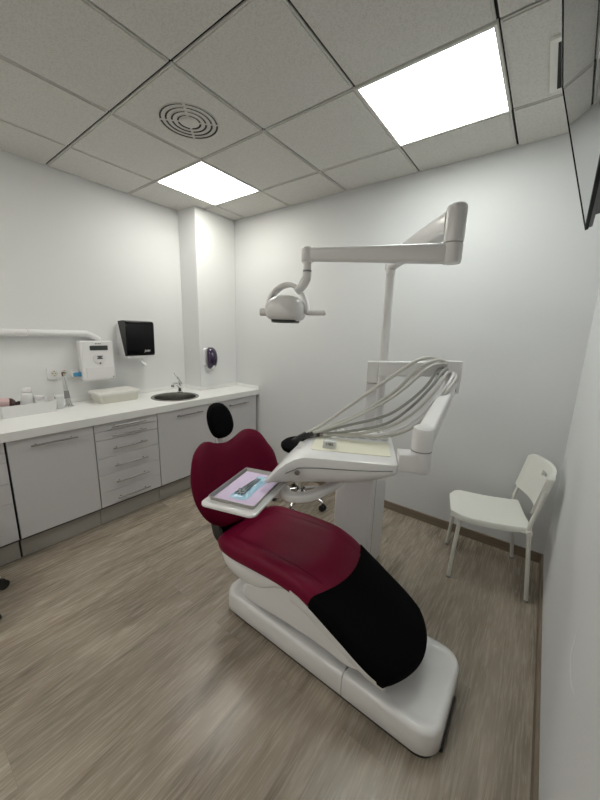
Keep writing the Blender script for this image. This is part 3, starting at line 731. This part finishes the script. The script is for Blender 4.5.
# instrument rest strip and handpieces along the rear edge
m = MB()
for k in range(6):
    m.loft([[con(x, y, z) for x, y in rrect(-.16+k*.06, -.118+k*.06, .15, .245, .008, 3)] for z in (.951, .966, .972)])
m.build('instrument_rest', M_white, du, bevel=.003)
HS = Vector((KX-.0, KY-.02, 1.372))
cols = [M_hose, M_hose, M_hose, M_hosed, M_hosed, M_hose, M_white2, M_hose]
PATH = [
[(2.352, -0.84, 0.972), (2.425, -0.753, 1.050), (2.545, -0.667, 1.165), (2.694, -0.58, 1.303), (2.801, -0.493, 1.400), (2.852, -0.407, 1.411), (2.89, -0.32, 1.39)],
[(2.368, -0.828, 0.972), (2.473, -0.743, 1.045), (2.603, -0.659, 1.124), (2.724, -0.574, 1.237), (2.814, -0.489, 1.362), (2.873, -0.405, 1.401), (2.902, -0.32, 1.385)],
[(2.382, -0.816, 0.975), (2.527, -0.733, 1.064), (2.68, -0.651, 1.168), (2.773, -0.568, 1.259), (2.854, -0.485, 1.363), (2.89, -0.403, 1.382), (2.913, -0.32, 1.375)],
[(2.392, -0.804, 0.972), (2.523, -0.723, 1.039), (2.709, -0.643, 1.113), (2.803, -0.562, 1.194), (2.861, -0.481, 1.28), (2.878, -0.401, 1.349), (2.895, -0.32, 1.36)],
[(2.408, -0.792, 0.970), (2.55, -0.713, 1.014), (2.709, -0.635, 1.068), (2.805, -0.556, 1.156), (2.881, -0.477, 1.272), (2.908, -0.399, 1.346), (2.916, -0.32, 1.35)],
[(2.424, -0.78, 0.972), (2.575, -0.703, 1.001), (2.724, -0.627, 1.053), (2.817, -0.55, 1.125), (2.898, -0.473, 1.247), (2.924, -0.397, 1.332), (2.928, -0.32, 1.335)],
[(2.440, -0.768, 0.970), (2.573, -0.693, 0.975), (2.724, -0.619, 1.018), (2.833, -0.544, 1.095), (2.923, -0.469, 1.235), (2.955, -0.395, 1.314), (2.942, -0.32, 1.335)],
[(2.456, -0.756, 0.970), (2.599, -0.683, 0.968), (2.733, -0.611, 1.002), (2.849, -0.538, 1.075), (2.937, -0.465, 1.226), (2.97, -0.393, 1.305), (2.952, -0.32, 1.330)],
]
for i, P in enumerate(PATH):
    P = [(P[0][0], P[0][1], P[0][2]+.014), (P[1][0], P[1][1], max(P[1][2], .990))]+P[2:]; C_ = catmull(P, 8)
    h = MB().tube(C_, .0092 if i in (0, 1) else .0074, 10).build('hose', cols[i], du)
    d = (C_[0]-C_[2]).normalized(); d.z = min(d.z, -.12) if i < 4 else -.05; d.normalize()
    a = C_[0]; mm = [M_blackpl, M_blackpl, M_blackpl, M_steel, M_blackpl, M_steel, M_hose, M_hose][i]
    n_ = (.075, .10, .09)[i] if i < 3 else .06
    MB().tube([a+d*-.004, a+d*.0, a+d*(n_*.5), a+d*n_, a+d*(n_+.006)], [.010, .0145, .016, .011, .004], 12).build('handpiece', mm, h)
# holder comb gathering the hoses under the knuckle
m = MB()
m.loft([[(x, y, z) for x, y in [rot2(a_, b_, ang, (2.91, -.318)) for a_, b_ in rrect(-.055, .055, -.022, .022, .012)]] for z in (1.318, 1.328)])
m.tube([(2.93, -.325, 1.33), (2.955, -.325, 1.30), (2.97, -.34, 1.235)], [.006, .006, .003], 8)
m.build('hose_holder', M_hosed, du)
m = MB(); m.tube([con(.13, .21, .948), con(.13, .21, 1.0), con(.125, .20, 1.03)], [.008, .007, .004], 10)
m.build('hose_guide', M_white, du)
for k, (x, y, dx, dy) in enumerate(((-.13, .10, -.02, .06), (-.06, .135, -.02, .05), (.0, .14, -.01, .05))):
    MB().tube(catmull([con(x, y, .956), con(x, y+.02, .985), con(x+dx, y+dy, .985), con(x+dx*1.5, y+dy*1.4, .972)], 5), .0045, 8).build('holder_clip', M_white, du)
# lower swing arm carrying the side tray
m = MB(); zt = .745
arcp = catmull([(2.37, -1.04, zt), (2.43, -1.08, zt), (2.50, -1.03, zt), (2.535, -.92, zt+.005), (2.545, -.80, zt+.01), (2.52, -.60, zt+.015), (2.48, -.46, zt+.015)], 8)
rr = []
for i, p in enumerate(arcp):
    T_ = (arcp[min(i+1, len(arcp)-1)]-arcp[max(0, i-1)]).normalized(); N_ = Vector((-T_.y, T_.x, 0))
    rr.append([p+N_*a_+Vector((0, 0, b_)) for a_, b_ in rrect(-.027, .027, -.020, .020, .012, 3)])
m.loft(rr).build('tray_arm', M_white, du, ang=50)
MB().lathe([(0, .715), (.045, .715), (.052, .725), (.052, .752), (.045, .764), (.02, .766), (.018, .775), (0, .775)], (2.33, -1.06, 0), 32).build('tray_pivot', M_white, du)
# side tray frame under the instruments tray
TA = math.atan2(-1.372+1.443, 2.454-2.235); TO = (2.302, -1.222)
def tr(x, y, z): a, b = rot2(x, y, math.radians(16.5), TO); return (a, b, z)
MB().loft([[tr(x, y, z) for x, y in rrect(-.134+g, .134-g, -.195+g, .178-g, .032)] for g, z in ((.012, .776), (0, .783), (0, .792), (.006, .797))]).build('side_tray', M_white, du, ang=50)
# instrument tray and what lies in it
t = thing('instrument_tray', 'shallow metal tray resting on the white side tray above the seat', 'tray', (TO[0], TO[1], .797))
rs = [[tr(x+.004, y+.005, z) for x, y in rrect(-.115+g, .111-g, -.166+g, .166-g, .010)] for g, z in ((.006, .7975), (0, .817), (.0025, .817), (.009, .8005))]
MB().loft(rs).build('shell', M_traymetal, t, ang=40)
t = MB().loft([[tr(x+.004, y+.005, z) for x, y in rrect(-.102, .096, -.155, .155, .006)] for z in (.8008, .8018)]).build('tray_liner', M_paperlil)
tag(t, 'lilac paper liner lying in the shallow metal tray', 'paper liner')
t = thing('instrument_pouch', 'blue sealed film pouch with dental instruments on the lilac liner', 'pouch', (TO[0], TO[1], .802))
ol = [(-.030, -.135), (.024, -.130), (.036, -.10), (.030, .0), (.034, .10), (.030, .155), (-.024, .158), (-.028, .10), (-.034, .0), (-.040, -.09)]
L_ = smooth_loop(ol, 4); rings = []
def tp(x, y, z): y = y*.82; x = x*1.15; return tr(x*math.cos(-.06)-y*math.sin(-.06)+.012, x*math.sin(-.06)+y*math.cos(-.06)+.0, z)
for rho, z in ((1, .8022), (1.0, .8032), (.93, .805), (.75, .809), (.4, .811), (.02, .811)):
    rings.append([tp(p.x*rho, p.y*(.5+.5*rho) if rho > .5 else p.y*rho*1.4, z+.0015*math.sin(p.y*140+p.x*90)*(rho < .95)) for p in L_])
MB().loft(rings).build('film', M_blue, t)
for k, x in enumerate((-.018, -.006, .006)):
    MB().tube([tp(x*1.3, -.11, .8135), tp(x, -.06, .8155), tp(x*.8, .05, .8155), tp(x*.7, .10, .8135)], [.0025, .0045, .0035, .0015], 8).build('instrument', M_instr, t)
MB().tube([tp(.013*math.cos(a), -.088+.013*math.sin(a), .8175) for a in [2*PI*k/20 for k in range(21)]], .0035, 6).build('mirror_ring', M_instr, t)
MB().tube([tp(-.012+.012*math.cos(a), -.066+.012*math.sin(a), .8175) for a in [2*PI*k/20 for k in range(21)]], .0035, 6).build('handle_ring', M_instr, t)
# small clock block on the pad
cl = con(-.118, -.035, .9535)
t = thing('digital_timer', 'small clear digital timer block standing on the cream pad', 'timer', cl)
def ck(x, y, z): return con(-.118+x, -.035+y, .9535+z)
MB().loft([[ck(x, y, z) for x, y in rrect(-.033+g, .033-g, -.022+g, .022-g, .004, 3)] for g, z in ((0, 0), (0, .010), (.002, .034), (.006, .037))]).build('block', M_clear, t)
MB().add([ck(-.022, -.0215, .012), ck(.022, -.0215, .012), ck(.021, -.0200, .030), ck(-.021, -.0200, .030), ck(-.022, -.0225, .012), ck(.022, -.0225, .012), ck(.021, -.0212, .030), ck(-.021, -.0212, .030)],
         [(0,1,2,3),(7,6,5,4),(0,4,5,1),(1,5,6,2),(2,6,7,3),(3,7,4,0)]).build('display', M_hose, t, smooth=False)
o_ = Vector(ck(0, -.0232, .021)); ex = (Vector(ck(1, 0, 0))-Vector(ck(0, 0, 0))).normalized(); ez = Vector((0, 0, 1)); ey = ez.cross(ex)*-1
Mx = Matrix(((ex.x, ez.x, -ey.x, o_.x), (ex.y, ez.y, -ey.y, o_.y), (ex.z, ez.z, -ey.z, o_.z), (0, 0, 0, 1)))
text_mesh('digits', '1785', .019, Mx, M_rubber, t)

# ------------------------------------------------------------------ operating lamp on its pole
ol_ = thing('operating_lamp', 'white dental operating lamp on a tall pole with two folding arms', 'lamp', (2.54, -.33, .838))
qx, qy = 2.545, -.325
MB().lathe([(.024, .8385), (.024, 1.86), (.0225, 1.862)], (qx, qy, 0), 24).build('pole', M_lampw, ol_)
MB().lathe([(.0255, 1.8625), (.0255, 1.94), (.02, 1.95), (0, 1.95)], (qx, qy, 0), 24).build('pole_collar', M_lampw, ol_)
KN = Vector((2.975, -.77, 0)); a1 = math.atan2(KN.y-qy, KN.x-qx); L1 = math.hypot(KN.x-qx, KN.y-qy)
rings = []
for f in [k/10 for k in range(11)]:
    x = -.03+f*L1; zt = 1.985+.022*f; zb_ = 1.885+.038*f; w = .024+.006*f
    rings.append([(*rot2(x, y, a1, (qx, qy)), z) for y, z in rrect(-w, w, zb_, zt, .012, 3)])
MB().loft(rings).build('extension_arm', M_lampw, ol_, ang=45)
MB().lathe([(0, 2.018), (.030, 2.017), (.036, 2.010), (.037, 2.002), (.037, 1.885), (.034, 1.882), (0, 1.882)], (KN.x, KN.y, 0), 32).build('elbow_cap', M_lampw, ol_)
MB().lathe([(0, 1.878), (.036, 1.878), (.036, 1.816), (.033, 1.806), (0, 1.806)], (KN.x, KN.y, 0), 32).build('elbow_joint', M_lampw, ol_)
TIP = Vector((2.41, -.955, 1.865)); ST = Vector((KN.x-.0, KN.y+.00, 1.842)); ST = ST+(TIP-ST).normalized()*.02
dv = TIP-ST; Nn = Vector((-dv.y, dv.x, 0)).normalized(); rings = []
for k in range(13):
    f = k/12; c_ = ST+dv*f; w = .030-.008*f; hh = .036-.009*f
    if f < .02: w *= .8
    rings.append([c_+Nn*a_+Vector((0, 0, b_)) for a_, b_ in rrect(-w, w, -hh, hh, .013, 3)])
MB().loft(rings).build('spring_arm', M_lampw, ol_, ang=45)
e = MB().lathe([(0, .030), (.024, .029), (.028, .022), (.028, -.026), (.025, -.032), (0, -.034)], (0, 0, 0), 28).build('arm_end', M_lampw, ol_, local=True)
e.location = WM[ol_.name].inverted() @ TIP
HX, HY, HZ = 2.322, -.99, 1.618
neck = catmull([(TIP.x, TIP.y, TIP.z-.03), (TIP.x, TIP.y, TIP.z-.09), (TIP.x-.004, TIP.y-.003, TIP.z-.105), (TIP.x-.022, TIP.y-.009, TIP.z-.135), (TIP.x-.046, TIP.y-.017, TIP.z-.158)], 6)
MB().tube(neck, [.017+.004*math.sin(k*.12) for k in range(len(neck))], 16).build('neck', M_lampw, ol_)
MB().lathe([(.0195, -.004), (.0195, .004)], (TIP.x, TIP.y, TIP.z-.07), 20).build('neck_ring', M_seam, ol_)
LA = math.radians(22)
def lp(x, y, z): a, b = rot2(x, y, LA, (HX, HY)); return Vector((a, b, HZ+z))
# yoke arch
rings = []
NA = 28
for k in range(NA+1):
    a = PI*(k/NA); rx, rz = .098, .128
    w = .022+.008*math.sin(a)**2
    cx_, cz_ = rx*math.cos(a), -.005+rz*math.sin(a)
    nx, nz = math.cos(a)/rx, math.sin(a)/rz; l = math.hypot(nx, nz); nx, nz = nx/l, nz/l
    t_ = .009
    rings.append([lp(cx_+nx*b_, a_+.03*math.sin(a), cz_+nz*b_) for a_, b_ in rrect(-w, w, -t_, t_, .005, 2)])
MB().loft(rings).build('yoke', M_lampw, ol_, ang=45)
# lamp head: rounded body with a flat dark lens underneath
rings = []
for k in range(17):
    x = -.088+.176*k/16; f = math.sqrt(max(0.02, 1-(x/.0905)**2)); f2 = f**.6
    rings.append([lp(x, .085*f2*math.copysign(abs(math.cos(q))**.75, math.cos(q))-.01, (.078 if math.sin(q) > 0 else .044)*f2*math.copysign(abs(math.sin(q))**.8, math.sin(q))-.006) for q in [2*PI*j/28 for j in range(28)]])
MB().loft(rings).build('lamp_head', M_lampw, ol_, ang=60)
MB().loft([[lp(x, y-.012, z) for x, y in rrect(-.058+g, .058-g, -.062+g, .062-g, .03)] for g, z in ((0, -.040), (.0, -.050), (.006, -.053))]).build('lens', M_blackpl, ol_)
for s, n_ in ((-1, 'left'), (1, 'right')):
    L0 = .090; L1_ = .135 if s < 0 else .188; r0 = .018 if s < 0 else .0125
    MB().tube([lp(s*L0, 0, -.004), lp(s*(L0+.02), 0, -.004), lp(s*(L1_-.006), 0, -.004), lp(s*L1_, 0, -.004)], [r0*.9, r0, r0, r0*.6], 18).build('handle', M_lampw, ol_)

# ------------------------------------------------------------------ stools
def make_stool(label, x, y, rz, group=None):
    t = thing('rolling_stool', label, 'stool', (x, y, 0), rz)
    MB().lathe([(0, .510), (.15, .510), (.18, .520), (.19, .540), (.188, .560), (.17, .575), (.1, .583), (0, .583)], n=40).build('seat', M_blackgl if False else M_black, t, local=True)
    MB().lathe([(0, .485), (.06, .485), (.06, .508), (0, .509)], n=24).build('seat_plate', M_blackpl, t, local=True)
    MB().lathe([(.026, .13), (.026, .36), (.016, .362), (.016, .485)], n=20).build('gas_lift', M_chrome, t, local=True)
    MB().lathe([(0, .095), (.04, .095), (.045, .11), (.04, .135), (0, .135)], n=24).build('hub', M_blackpl, t, local=True)
    for k in range(5):
        a = 2*PI*k/5; ca, sa = math.cos(a), math.sin(a)
        l = MB().tube([(.035*ca, .035*sa, .12), (.14*ca, .14*sa, .105), (.235*ca, .235*sa, .078), (.245*ca, .245*sa, .072)], [.019, .016, .013, .010], 12).build('leg', M_chrome, t, local=True)
        m = MB()
        px_, py_ = .245*ca, .245*sa
        for s in (-1, 1):
            m.tube([(px_-sa*.007*s, py_+ca*.007*s, .0275), (px_-sa*.022*s, py_+ca*.022*s, .0275)], .027, 20)
        m.cyl((px_, py_, .03), (px_, py_, .068), .006, 10)
        m.build('caster', M_rubber, l, local=True)
    return t
st0 = make_stool('black round rolling stool with chrome star base behind the dental chair', 1.722, -.006, math.atan2(-.227, .068))
copy_tree(st0, (1.05, -2.165, 0), math.atan2(.235, -.075), 'rolling stool of which only one black caster shows at left edge')

# ------------------------------------------------------------------ visitor chair
CA = math.radians(14.2)
vc = thing('visitor_chair', 'cream plastic chair with curved back against the right wall', 'chair', (3.185, .075, 0), CA)
# local axes: -x is the front of the chair, y runs across it
SZ = .455
rings = []
for k in range(15):
    f = k/14; x = -.235+.42*f
    w = .198-.012*f; 
    if f < .25: w *= (1-(1-f/.25)**2.6*.38)
    z = SZ-.004-.012*math.sin(PI*f)+.006*f; 
    if f < .12: z -= .016*(1-f/.12)**2
    ring = []
    for yy, dz in ((-1, -.034), (-1, -.008), (-.965, 0), (-.6, -.002), (0, -.006), (.6, -.002), (.965, 0), (1, -.008), (1, -.034), (.97, -.036), (.95, -.012), (0, -.018), (-.95, -.012), (-.97, -.036)):
        ring.append((x, w*yy, z+dz))
    rings.append(ring)
MB().loft(rings).build('seat', M_chair, vc, local=True, ang=50)
# backrest: curved shell with a slot
def bk(u, v, d=0):      # u across -1..1, v up 0..1
    ang_ = u*.62; R = .33
    y = R*math.sin(ang_); x = .222+.05*v+(R*math.cos(ang_)-R)*.8
    return (x+d, y*1.04, .545+.245*v+.012*(1-u*u)*(v-.3))
NU, NV = 32, 14
vs = []; fs = []; idx = {}
hole = lambda i, j: NU/2-3 <= i < NU/2+3 and NV-5 <= j < NV-3
for layer, d in ((0, -.010), (1, .012)):
    for i in range(NU+1):
        for j in range(NV+1):
            u = -1+2*i/NU; v = j/NV
            # round corners
            cu = max(0, abs(u)-.86)/.14; 
            vv = .5+(v-.5)*(1-.14*(cu**2)); 
            idx[layer, i, j] = len(vs); vs.append(bk(u, vv, d*(1+.9*cu)))
for i in range(NU):
    for j in range(NV):
        if hole(i, j): continue
        fs.append((idx[0,i,j], idx[0,i,j+1], idx[0,i+1,j+1], idx[0,i+1,j])); fs.append((idx[1,i,j], idx[1,i+1,j], idx[1,i+1,j+1], idx[1,i,j+1]))
        for (di, dj, e) in ((-1, 0, ((i, j), (i, j+1))), (1, 0, ((i+1, j+1), (i+1, j))), (0, -1, ((i+1, j), (i, j))), (0, 1, ((i, j+1), (i+1, j+1)))):
            a, b = i+di, j+dj
            if a < 0 or a >= NU or b < 0 or b >= NV or hole(a, b):
                p, q = e; fs.append((idx[0, p[0], p[1]], idx[1, p[0], p[1]], idx[1, q[0], q[1]], idx[0, q[0], q[1]]))
MB().add(vs, fs).build('backrest', M_chair, vc, local=True, ang=50, bevel=.003, seg=2)
for s in (-1, 1):
    la = MB().tube(catmull([(-.165, s*.150, SZ-.022), (-.185, s*.165, SZ-.10), (-.205, s*.183, .012)], 5), .0115, 14).build('leg', M_chairleg, vc, local=True)
    lb = MB().tube(catmull([(.215, s*.2085, .012), (.19, s*.2065, .25), (.17, s*.205, SZ-.02), (.168, s*.205, SZ+.03), (.185, s*.200, .56), (.212, s*.196, .70)], 6), .0115, 14).build('leg', M_chairleg, vc, local=True)
    MB().lathe([(.0125, 0.0005), (.0125, .012)], (-.205, s*.183, 0), 14).build('foot_cap', M_seam, la, local=True)
    MB().lathe([(.0125, 0.0005), (.0125, .012)], (.215, s*.2085, 0), 14).build('foot_cap', M_seam, lb, local=True)
    MB().cyl((.17, s*.192, SZ-.015), (.17, s*.222, SZ-.015), .014, 16).build('side_cap', M_chair, vc, local=True)
m = MB()
m.tube([(-.165, -.150, SZ-.026), (-.165, .150, SZ-.026)], .010, 10); m.tube([(.168, -.2, SZ-.03), (.168, .2, SZ-.03)], .010, 10)
for s in (-1, 1): m.tube([(-.165, s*.150, SZ-.028), (.186, s*.185, SZ-.032)], .010, 10)
m.build('seat_frame', M_chairleg, vc, local=True)

# ------------------------------------------------------------------ light, camera
def area(name, loc, size, power, col=(1, 1, 1), rot=(0, 0, 0)):
    l = bpy.data.lights.new(name, 'AREA'); l.shape = 'SQUARE'; l.size = size; l.energy = power; l.color = col
    o = bpy.data.objects.new(name, l); o.location = loc; o.rotation_euler = rot; COL.objects.link(o); return o
w = bpy.data.worlds.new('world'); SC.world = w; w.use_nodes = True
w.node_tree.nodes['Background'].inputs['Color'].default_value = (.8, .82, .85, 1); w.node_tree.nodes['Background'].inputs['Strength'].default_value = .3

cam = bpy.data.cameras.new('camera'); co = bpy.data.objects.new('camera', cam); COL.objects.link(co); SC.camera = co
cam.sensor_fit = 'VERTICAL'; cam.sensor_height = 24; cam.lens = 24*CAMF/800; cam.clip_start = .01
yaw, pitch, roll = CAMR
F_ = Vector((-math.sin(yaw)*math.cos(pitch), math.cos(yaw)*math.cos(pitch), math.sin(pitch)))
R0 = Vector((math.cos(yaw), math.sin(yaw), 0)); U0 = R0.cross(F_)
Rr = R0*math.cos(roll)+U0*math.sin(roll); Uu = -R0*math.sin(roll)+U0*math.cos(roll)
co.matrix_world = Matrix(((Rr.x, Uu.x, -F_.x, CAMP[0]), (Rr.y, Uu.y, -F_.y, CAMP[1]), (Rr.z, Uu.z, -F_.z, CAMP[2]), (0, 0, 0, 1)))
SC.view_settings.view_transform = 'Standard'; SC.view_settings.look = 'None'
SC.view_settings.exposure = EXPO; SC.view_settings.gamma = 1
SC.cycles.max_bounces = 10; SC.cycles.diffuse_bounces = 6
